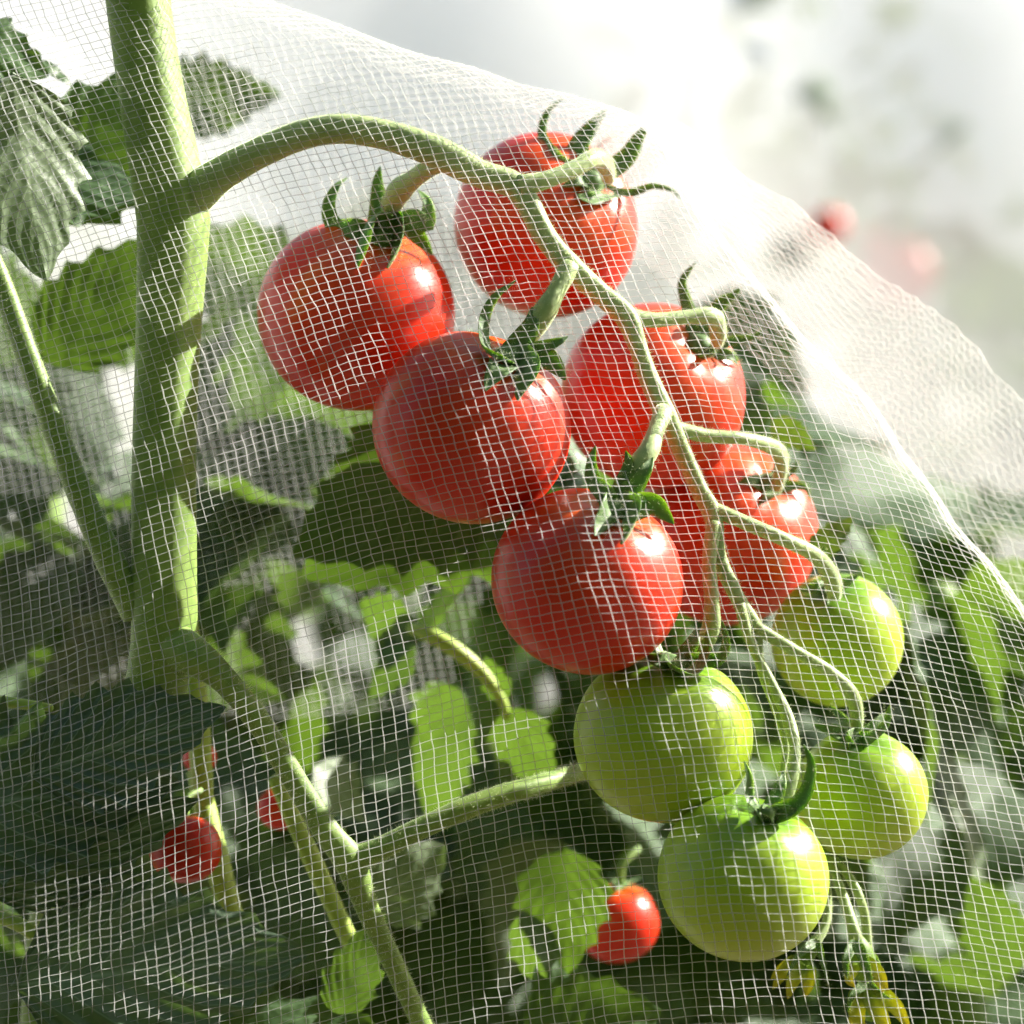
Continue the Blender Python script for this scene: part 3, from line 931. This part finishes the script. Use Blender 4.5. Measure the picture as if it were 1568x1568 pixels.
tomato(1016, 1128, 137, 10, (1042, 1002, 6), "upper green tomato in front, touching the lowest ripe one", "green",
    [([N0, (1015, 1005, -6), (1005, 980, -8), (1008, 950, -7)], 9), ([N0, (1035, 1020, -8), (1060, 1028, -8), (1080, 1000, -7), (1082, 965, -6)], 13),
     ([N0, (1075, 1010, -4), (1100, 1010, -4), (1112, 985, -4), (1105, 950, -3)], 9), ([N0, (1010, 1010, 0), (985, 1000, 2)], 12), ([N0, (1060, 985, 6), (1070, 960, 8)], 10)], 7)
tomato(1138, 1344, 131, 0, (1185, 1222, -6), "lowest green tomato, in front, above the yellow flowers", "green",
    [([N0, (1165, 1240, -16), (1150, 1225, -17), (1148, 1190, -16), (1140, 1165, -14)], 9), ([N0, (1180, 1245, -18), (1160, 1240, -18)], 10),
     ([N0, (1215, 1235, -14), (1235, 1210, -15), (1242, 1170, -14), (1230, 1140, -12)], 10), ([N0, (1205, 1245, -16), (1222, 1238, -16)], 10), ([N0, (1195, 1205, -4), (1200, 1180, -2)], 9)], 8)
tomato(1318, 1216, 103, 26, (1312, 1116, 22), "round green tomato at the right, below the half hidden green one", "green",
    [([N0, (1280, 1120, 14), (1245, 1110, 12)], 11), ([N0, (1330, 1130, 12), (1355, 1110, 12), (1362, 1080, 12)], 10),
     ([N0, (1300, 1130, 10), (1310, 1140, 10)], 14), ([N0, (1340, 1110, 24), (1358, 1090, 26)], 8), ([N0, (1290, 1100, 26), (1270, 1080, 28)], 8)], 9)
tomato(1282, 980, 102, 47, (1272, 886, 40), "half hidden green tomato at the far right, above the round green one", "green",
    [([N0, (1250, 900, 33), (1225, 905, 33)], 12), ([N0, (1290, 895, 33), (1315, 880, 33)], 11), ([N0, (1262, 870, 41), (1262, 835, 41)], 9), ([N0, (1270, 905, 29), (1268, 925, 29)], 13)], 10, oblate=1.0)

# background fruit just behind the leaves
far_fruit(944, 1412, .095, 66, "blurred red tomato in the shade left of the lowest green tomato", axis=(.1, -.2, 1))
far_fruit(284, 1300, .030, 56, "dark red tomato wedged between the dark leaves at lower left", axis=(0, .3, 1))
far_fruit(428, 1238, .090, 34, "small bright red tomato beside the slanting side shoot, lower left", axis=(.1, -.2, 1))
far_fruit(306, 1160, .070, 26, "orange red tomato tip below the short lime stalk, lower left", axis=(.1, -.2, 1))
far_fruit(1464, 1122, .30, 32, "blurred red tomato far right, beside the round green ones", axis=(.1, .2, 1))

# ------------------------------------------------------------------ flowers
def flower(label, cup, petals, sepals, cw, seed):
    base = P(cup[0][0], cup[0][1], cup[0][2] / 1000)
    root = empty("tomato_flower", base)
    tag(root, label, "flower", "flowers at the end of the truss")
    V, F, UV, g = tube_geo(pxpts([(x, y, d, w) for (x, y, d), w in zip(cup, cw)]), 16, 14, .06)
    o = mesh_obj("ovary", V, F, M["ovary"], root, uvs=UV)
    gl = [g]
    for rows, w in petals:
        V, F, UV, g = blade_geo(rows, w, seed=seed, fold=.5)
        mesh_obj("petal", V, F, M["petal"], root, uvs=UV)
    for rows, w in sepals:
        V, F, UV, g = blade_geo(rows, w, seed=seed, fold=.3)
        mesh_obj("sepal", V, F, M["sepal"], root, uvs=UV)
        gl.append(g)
    hairs("flower_hairs", gl, 18, .0006, .000025, M["hair"], root)
flower("half open yellow green flower below the lowest green tomato, right stalk", [(1310, 1436, 16), (1318, 1465, 16), (1325, 1500, 16)],
    [([(1320, 1470, 12), (1345, 1490, 11), (1360, 1518, 12)], 13), ([(1330, 1480, 15), (1348, 1505, 16), (1352, 1522, 17)], 11), ([(1312, 1475, 12), (1300, 1500, 12), (1310, 1512, 13)], 10)],
    [([(1310, 1440, 10), (1325, 1475, 8), (1335, 1508, 9)], 10), ([(1310, 1440, 12), (1296, 1470, 9), (1298, 1500, 10)], 9), ([(1308, 1440, 20), (1340, 1470, 22), (1352, 1500, 22)], 9)], (11, 21, 14), 1)
flower("open yellow flower hanging at the bottom edge of the picture", [(1325, 1505, 22), (1330, 1530, 22), (1338, 1560, 22)],
    [([(1318, 1515, 20), (1312, 1545, 18), (1322, 1590, 17)], 17), ([(1330, 1515, 17), (1345, 1550, 15), (1370, 1600, 15)], 17), ([(1335, 1515, 22), (1370, 1540, 20), (1395, 1580, 20)], 16), ([(1322, 1520, 26), (1310, 1560, 28), (1300, 1600, 30)], 15)],
    [([(1325, 1505, 19), (1305, 1525, 17), (1298, 1550, 17)], 8), ([(1330, 1505, 18), (1345, 1520, 17), (1365, 1530, 16)], 7)], (12, 17, 12), 2)
flower("wilted pale yellow flower left of the others, below the lowest green tomato", [(1250, 1440, 20), (1232, 1468, 19), (1215, 1492, 18)],
    [([(1228, 1470, 15), (1200, 1490, 13), (1183, 1515, 13)], 15), ([(1228, 1475, 14), (1215, 1500, 12), (1206, 1530, 12)], 15), ([(1235, 1478, 16), (1238, 1505, 15), (1232, 1528, 15)], 14), ([(1222, 1470, 22), (1195, 1485, 24), (1180, 1500, 24)], 12)],
    [([(1252, 1440, 16), (1262, 1480, 14), (1270, 1510, 14)], 6), ([(1252, 1440, 18), (1225, 1460, 14), (1205, 1495, 12)], 8)], (9, 13, 10), 3)

# ------------------------------------------------------------------ insect net
S = np.array([
 (220,170,16,.5,10.7,-.2),(220,60,14,.7,9.5,-.12),(260,400,19,.42,11,-.33),(260,760,15.5,.15,13.3,-.5),(500,600,18.4,.3,12,-.35),
 (560,840,18.2,.13,13,-.3),(940,620,16.8,.33,12,-.07),(780,380,18.4,.42,10.7,-.02),(1160,600,15,.42,11,.12),
 (1180,860,16,.37,13,.04),(1390,900,16,.45,12,.2),(1460,1180,18.9,.37,13,.06),(1460,1460,19.9,.13,13,.07),
 (1080,1500,17.9,.15,12.4,-.03),(720,1440,18.6,.17,13,-.38),(440,1150,18.4,.15,13,-.4),(220,1320,19,.1,12.6,-.2),
 (870,300,16.5,.3,12.5,-.05),(1280,1250,19,.25,13.5,.03),(850,950,20,.2,15,-.1),(80,1250,14,0,12,-.1),(60,700,14,.2,12,-.4),(60,300,16,.5,12,-.3),
 (1900,200,18,.4,12.7,.15),(1900,900,18,.4,12.7,.2),(1000,-400,18,.45,12.7,0),(200,-400,16,.5,11,-.1),(1900,1600,19,.2,13,.1),(1400,-200,18,.45,12.7,.1),(100,1700,17,.05,12.6,-.2),(-150,900,14,.1,12,-.3)])
DEG = 4
TT = [(a, b) for a in range(DEG + 1) for b in range(DEG + 1 - a) if a + b > 0]
def fit_threads():
    X = (S[:, 0] - 784) / 784; Y = (S[:, 1] - 784) / 784
    gx_ = np.stack([a * X ** max(a - 1, 0) * Y ** b if a else 0 * X for a, b in TT], 1) / 784
    gy_ = np.stack([b * X ** a * Y ** max(b - 1, 0) if b else 0 * X for a, b in TT], 1) / 784
    A = np.vstack([gx_, gy_]) * 15
    reg = np.diag([.02 / 784 * 15 * (a + b - 1) ** 2 * 2 for a, b in TT])
    res = []
    for ux, uy in ((1 / S[:, 2], -S[:, 3] / S[:, 2]), (-S[:, 5] / S[:, 4], 1 / S[:, 4])):
        res.append(np.linalg.lstsq(np.vstack([A, reg]), np.concatenate([np.concatenate([ux, uy]) * 15, np.zeros(len(TT))]), rcond=None)[0])
    return res
CU, CV = fit_threads()
def ev(c, x, y):
    X = (x - 784) / 784; Y = (y - 784) / 784
    f = fx = fy = 0
    for (a, b), k in zip(TT, c):
        f = f + k * X ** a * Y ** b
        if a: fx = fx + k * a * X ** (a - 1) * Y ** b / 784
        if b: fy = fy + k * b * X ** a * Y ** (b - 1) / 784
    return f, fx, fy

iu = np.arange(-80, 86); jv = np.arange(-100, 92)
U, W = np.meshgrid(iu.astype(float), jv.astype(float), indexing='ij')
U += rng.normal(0, .05, (len(iu), 1)); W += rng.normal(0, .05, (1, len(jv)))
x = 784 + U * 18 + W * 4; y = 784 + W * 12.5 - U * 1.5
for _ in range(60):
    f, fx, fy = ev(CU, x, y); h, hx, hy = ev(CV, x, y)
    det = fx * hy - fy * hx
    det = np.where(np.abs(det) < .001, .001, det)
    e1, e2 = U - f, W - h
    dx = (hy * e1 - fy * e2) / det; dy = (-hx * e1 + fx * e2) / det
    m = np.sqrt(dx * dx + dy * dy); s = np.minimum(1, 60 / (m + 1e-9))
    x += dx * s; y += dy * s
resid = np.abs(U - ev(CU, x, y)[0]) + np.abs(W - ev(CV, x, y)[0])
ok = (resid < .05) & (x > -430) & (x < 2150) & (y > -620) & (y < 1980)
# hand-drawn unevenness of the mesh
nx_ = np.vectorize(lambda a, b: noise.noise(Vector((a * .10, b * .08, 5.0))))(U, W)
ny_ = np.vectorize(lambda a, b: noise.noise(Vector((a * .10, b * .08, 9.0))))(U, W)
n3_ = np.vectorize(lambda a, b: noise.noise(Vector((a * .33, b * .24, 15.0))))(U, W)
n4_ = np.vectorize(lambda a, b: noise.noise(Vector((a * .33, b * .24, 19.0))))(U, W)
x = x + nx_ * 7 + n3_ * 3.2 + rng.normal(0, .5, x.shape); y = y + ny_ * 6 + n4_ * 2.6 + rng.normal(0, .45, y.shape)

# --- depth of the front panel: a membrane pressed against fruit and stems
gxs = np.arange(-460, 2200, 12.0); gys = np.arange(-640, 2020, 12.0)
GX, GY = np.meshgrid(gxs, gys, indexing='ij')
obst = np.full(GX.shape, 1.0)
RU = (GX - 784) * K / D; RV = -(GY - 784) * K / D
for c, r in SPHERES:
    r = r * 1.015 + .0006
    ox, oy, oz = -c.x, -D - c.y, H - c.z
    qa = RU ** 2 + 1 + RV ** 2
    qb = RU * ox + oy + RV * oz
    qc = ox * ox + oy * oy + oz * oz - r * r
    disc = qb * qb - qa * qc
    tt_ = (-qb - np.sqrt(np.maximum(disc, 0))) / qa
    obst = np.where(disc > 0, np.minimum(obst, -D + tt_), obst)
def obst_line(rows, extra=.0006):
    rows = np.asarray(rows, dtype=float)
    f_ = spline(np.stack([rows[:, 0], rows[:, 1], rows[:, 2], rows[:, 3]], 1), 60)
    global obst
    for x_, y_, d_, r_ in f_:
        q = np.hypot(GX - x_, GY - y_)
        obst = np.where(q < r_ + 4, np.minimum(obst, d_ / 1000 - r_ * K - extra), obst)
obst_line([(210, -100, 11, 51), (232, 150, 11, 52), (262, 330, 12, 58), (256, 520, 12, 51), (250, 860, 13, 51), (240, 1040, 15, 52), (205, 1130, 22, 48)])
obst_line([(0, 430, 16, 18), (50, 565, 13, 19), (115, 735, 11, 21), (205, 935, 11, 26)])
obst_line([(300, 292, 9, 34), (400, 232, 8, 25), (515, 197, 8, 24), (630, 218, 8, 25), (735, 266, 10, 24), (808, 310, 11, 20), (875, 410, 11, 20), (958, 484, 12, 18), (1018, 632, 12, 17), (1072, 752, 13, 16), (1128, 912, 13, 14)])
obst_line([(300, 1006, 8, 32), (400, 1110, 10, 20), (500, 1272, 13, 22), (560, 1385, 17, 20)])
obst_line([(535, 1318, 14, 22), (650, 1266, 15, 18), (830, 1200, 24, 16)])
for q in ([(742, 490, 1, 12), (790, 430, 2, 8)], [(752, 580, -7, 16), (800, 590, -7, 18)], [(906, 705, -7, 12), (925, 755, -9, 12)], [(922, 800, -14, 16), (960, 800, -14, 18)],
          [(1008, 955, 6, 10), (1060, 1028, -2, 10), (1105, 955, 6, 10)], [(1150, 1190, -6, 9), (1165, 1240, -8, 9), (1240, 1180, -6, 9)], [(838, 172, 9, 12), (862, 150, 5, 10)], [(905, 195, 8, 16), (928, 168, 3, 12)], [(975, 215, 10, 14), (995, 185, 4, 10)],
          [(18, 105, 4, 60), (62, 400, 4, 40)], [(60, 1400, -3, 50), (400, 1450, -2, 60)], [(-50, 1200, 1, 60), (310, 1150, 1, 60)], [(1310, 1440, 6, 20), (1330, 1500, 6, 20)], [(1190, 1500, 8, 20), (1250, 1440, 12, 10)]):
    obst_line(q, .0008)
base = .006 + .010 * np.clip((GX - 1000) / 900, 0, 1) + .004 * np.clip((GY - 900) / 700, 0, 1) - .004 * np.clip((300 - GX) / 500, 0, 1)
dep = np.minimum(base, obst)
for it in range(420):
    nb = dep.copy()
    nb[1:-1, 1:-1] = .25 * (dep[2:, 1:-1] + dep[:-2, 1:-1] + dep[1:-1, 2:] + dep[1:-1, :-2])
    nb = .985 * nb + .015 * base          # sag back towards the free-hanging sheet
    dep = np.minimum(nb, obst)
# slack: soft ripples where the sheet hangs free
ph_ = np.vectorize(lambda a, b: noise.noise(Vector((a * .0042, b * .0042, 2.5))))(GX, GY)
rip = .0013 * np.sin((GX * .85 + GY * .28) / 30 + 5 * ph_) + .0009 * np.sin((GX * .35 - GY * .9) / 46 + 6 * ph_)
dep = np.minimum(dep + rip, obst)
# soften the contact creases a little
for it in range(3):
    dep[1:-1, 1:-1] = np.minimum(.5 * dep[1:-1, 1:-1] + .125 * (dep[2:, 1:-1] + dep[:-2, 1:-1] + dep[1:-1, 2:] + dep[1:-1, :-2]), obst[1:-1, 1:-1])

def sample(field, xx, yy):
    fx_ = np.clip((xx - gxs[0]) / 12.0, 0, len(gxs) - 1.001); fy_ = np.clip((yy - gys[0]) / 12.0, 0, len(gys) - 1.001)
    i0 = fx_.astype(int); j0 = fy_.astype(int); a = fx_ - i0; b = fy_ - j0
    return field[i0, j0] * (1 - a) * (1 - b) + field[i0 + 1, j0] * a * (1 - b) + field[i0, j0 + 1] * (1 - a) * b + field[i0 + 1, j0 + 1] * a * b

# --- the sheet turns over the crest of the truss, runs back and rises to a second fold
RIDGE = spline([(60, -190, 0), (300, -45, 0), (520, 42, 0), (700, 100, 0), (860, 146, 0), (960, 172, 0), (1030, 240, 0), (1090, 345, 0), (1155, 430, 0), (1230, 515, 0), (1310, 592, 0), (1385, 692, 0), (1455, 792, 0), (1568, 930, 0), (1720, 1120, 0), (1900, 1350, 0)], 400)[:, :2]
tn = np.gradient(RIDGE, axis=0); tn /= np.linalg.norm(tn, axis=1)[:, None]
for _ in range(30):   # smooth the normals along the fold
    tn[1:-1] = .25 * tn[:-2] + .5 * tn[1:-1] + .25 * tn[2:]
tn /= np.linalg.norm(tn, axis=1)[:, None]
nr = np.stack([tn[:, 1], -tn[:, 0]], 1)      # outward: up and to the right
arc = np.concatenate([[0], np.cumsum(np.linalg.norm(np.diff(RIDGE, axis=0), axis=1))])
flat = np.stack([x, y], -1).reshape(-1, 2)
near = np.zeros(len(flat), dtype=int)
for k0 in range(0, len(flat), 4000):
    q = flat[k0:k0 + 4000]
    near[k0:k0 + 4000] = ((q[:, None, :] - RIDGE[None]) ** 2).sum(-1).argmin(1)
sd = ((flat - RIDGE[near]) * nr[near]).sum(1).reshape(x.shape)
near = near.reshape(x.shape)
RHO = 115.0
def profile(q, t):
    """q px past the start of the bend, t along the ridge (px) -> outward px, depth px"""
    s = np.clip((t - 900) / 120.0, 0, 1)          # 0 along the top outline, 1 where the second fold shows
    # how far the second fold stands out past the first
    o2 = np.interp(t, [900, 985, 1110, 1240, 1460, 1700, 2100], [-6, 8, 70, 118, 158, 200, 240])
    k = [(0, -RHO, 0), (RHO * .30, -RHO * .71, RHO * .05), (RHO * .60, -RHO * .44, RHO * .17), (RHO * .88, -RHO * .22, RHO * .35), (RHO * 1.15, -RHO * .07, RHO * .58), (RHO * 1.45, 3, RHO * .87), (RHO * 1.65, 0, RHO * 1.07), (RHO * 1.9, -8, RHO * 1.31)]
    oo = np.interp(q, [a for a, _, _ in k], [b for _, b, _ in k])
    dd = np.interp(q, [a for a, _, _ in k], [c for _, _, c in k])
    r = np.maximum(0, q - RHO * 1.9)
    # left: keeps falling away behind; right: rises to the second fold and drops
    oL = -8 - .42 * r; dL = RHO * 1.31 + .9 * r
    L1 = 260.0
    rr = np.minimum(r, L1); r2 = np.maximum(0, r - L1)
    w1 = rr / L1
    oR = -8 + (o2 + 8) * (w1 ** .8) - .75 * r2
    dR = RHO * 1.31 + 205 * w1 + .66 * r2
    f = q > RHO * 1.9
    o = np.where(f, oL * (1 - s) + oR * s, oo)
    dpt = np.where(f, dL * (1 - s) + dR * s, dd)
    return o, dpt
q = sd + RHO
tt = arc[near]
o_, dp_ = profile(np.maximum(q, 0), tt)
wav = np.sin(tt / 33.0 + 2 * np.sin(tt / 140)) * np.clip((q - 60) / 240, 0, 1)
bent = q > 0
X2 = np.where(bent, RIDGE[near][..., 0] + nr[near][..., 0] * (o_ + 5 * wav), x)
Y2 = np.where(bent, RIDGE[near][..., 1] + nr[near][..., 1] * (o_ + 5 * wav), y)
# tangential position is kept by the nearest-point parametrisation
dflat = sample(dep, np.where(bent, RIDGE[near][..., 0] - nr[near][..., 0] * RHO, x), np.where(bent, RIDGE[near][..., 1] - nr[near][..., 1] * RHO, y))
dz = sample(dep, x, y)
DEP = np.where(bent, dflat * np.clip(1 - q / 200, 0, 1) + .010 * np.clip(q / 200, 0, 1) + dp_ * K, dz)
qmax = np.where(tt < 930, RHO * 1.9 + 60, RHO * 1.9 + 560)
ok &= q < qmax
sc = K * (D + DEP) / D
POS = np.stack([(X2 - 784) * sc, DEP, H - (Y2 - 784) * sc], -1)

def net_mesh(name, POS, ok, rw, rh, parent, sides=4, mat=None):
    """threads both ways as thin tubes joined into one mesh"""
    nI, nJ = ok.shape
    Pn = POS.copy()
    dI = np.gradient(Pn, axis=0); dJ = np.gradient(Pn, axis=1)
    Nn = np.cross(dI, dJ); Nn /= np.linalg.norm(Nn, axis=-1)[..., None] + 1e-12
    allV, allF = [], []
    base_i = 0
    for axis, tang, rad, off in ((1, dJ, rw, 1), (0, dI, rh, -1)):
        T = tang / (np.linalg.norm(tang, axis=-1)[..., None] + 1e-12)
        B = np.cross(T, Nn); B /= np.linalg.norm(B, axis=-1)[..., None] + 1e-12
        par = (np.add.outer(np.arange(nI), np.arange(nJ)) % 2 * 2 - 1)[..., None]
        C = Pn + Nn * (off * par * rad * .45)      # over and under
        rv = rad * (1 + rng.normal(0, .10, (nI, nJ)))[..., None]
        ring = np.stack([C + rv * (math.cos(a) * Nn + math.sin(a) * B) for a in np.linspace(0, 2 * math.pi, sides, endpoint=False)], 2)
        idx = base_i + (np.arange(nI * nJ).reshape(nI, nJ) * sides)
        if axis == 1:
            a, b = idx[:, :-1], idx[:, 1:]; m = ok[:, :-1] & ok[:, 1:]
        else:
            a, b = idx[:-1], idx[1:]; m = ok[:-1] & ok[1:]
        a, b = a[m], b[m]
        for k in range(sides):
            k2 = (k + 1) % sides
            allF.append(np.stack([a + k, a + k2, b + k2, b + k], 1))
        allV.append(ring.reshape(-1, 3)); base_i += nI * nJ * sides
    V = np.concatenate(allV); F = np.concatenate(allF)
    used = np.unique(F)
    remap = np.full(len(V), -1); remap[used] = np.arange(len(used))
    V = V[used]; F = remap[F]
    org = V.mean(0)
    me = bpy.data.meshes.new(name)
    me.vertices.add(len(V)); me.vertices.foreach_set("co", (V - org).astype(np.float32).ravel())
    me.loops.add(F.size); me.loops.foreach_set("vertex_index", F.astype(np.int32).ravel())
    me.polygons.add(len(F))
    me.polygons.foreach_set("loop_start", np.arange(0, F.size, 4, dtype=np.int32))
    me.update(calc_edges=True)
    me.polygons.foreach_set("use_smooth", np.ones(len(F), dtype=bool))
    me.validate()
    me.materials.append(mat or M["thread"])
    o = bpy.data.objects.new(name, me)
    COL.objects.link(o)
    o.parent = parent
    o.location = Vector(org) - wloc(parent)
    o["kind"] = "stuff"
    return o

net = empty("insect_net", P(784, 1568, .02))
tag(net, "fine white insect netting draped over the tomato truss", "net")
net_mesh("front_panel", POS, ok, .000098, .000084, net)

# the back panel hangs behind the stem and truss, seen through the front one
nI, nJ = 112, 108
ui, vj = np.meshgrid(np.arange(nI), np.arange(nJ), indexing='ij')
xb = -330 + ui * 16.0 + vj * 2.4
yb = -70 + vj * 11.6 - ui * 1.2
top = np.interp(xb, RIDGE[:, 0], RIDGE[:, 1])
okb = (yb > top + 10) & (xb < 1010 - .35 * (yb - 150)) & (yb < 1060 + 40 * np.sin(ui * .05))
nb_ = np.vectorize(lambda a, b: noise.noise(Vector((a * .05, b * .03, 3.0))))(ui.astype(float), vj.astype(float))
db = .055 + .050 * np.clip((yb - top) / 500, 0, 1) ** .7 + .012 * nb_ + .004 * np.sin(ui * .28 + 2 * nb_)
xb = xb + nb_ * 10
sb = K * (D + db) / D
net_mesh("back_panel", np.stack([(xb - 784) * sb, db, H - (yb - 784) * sb], -1), okb, .00013, .00012, net, sides=3)
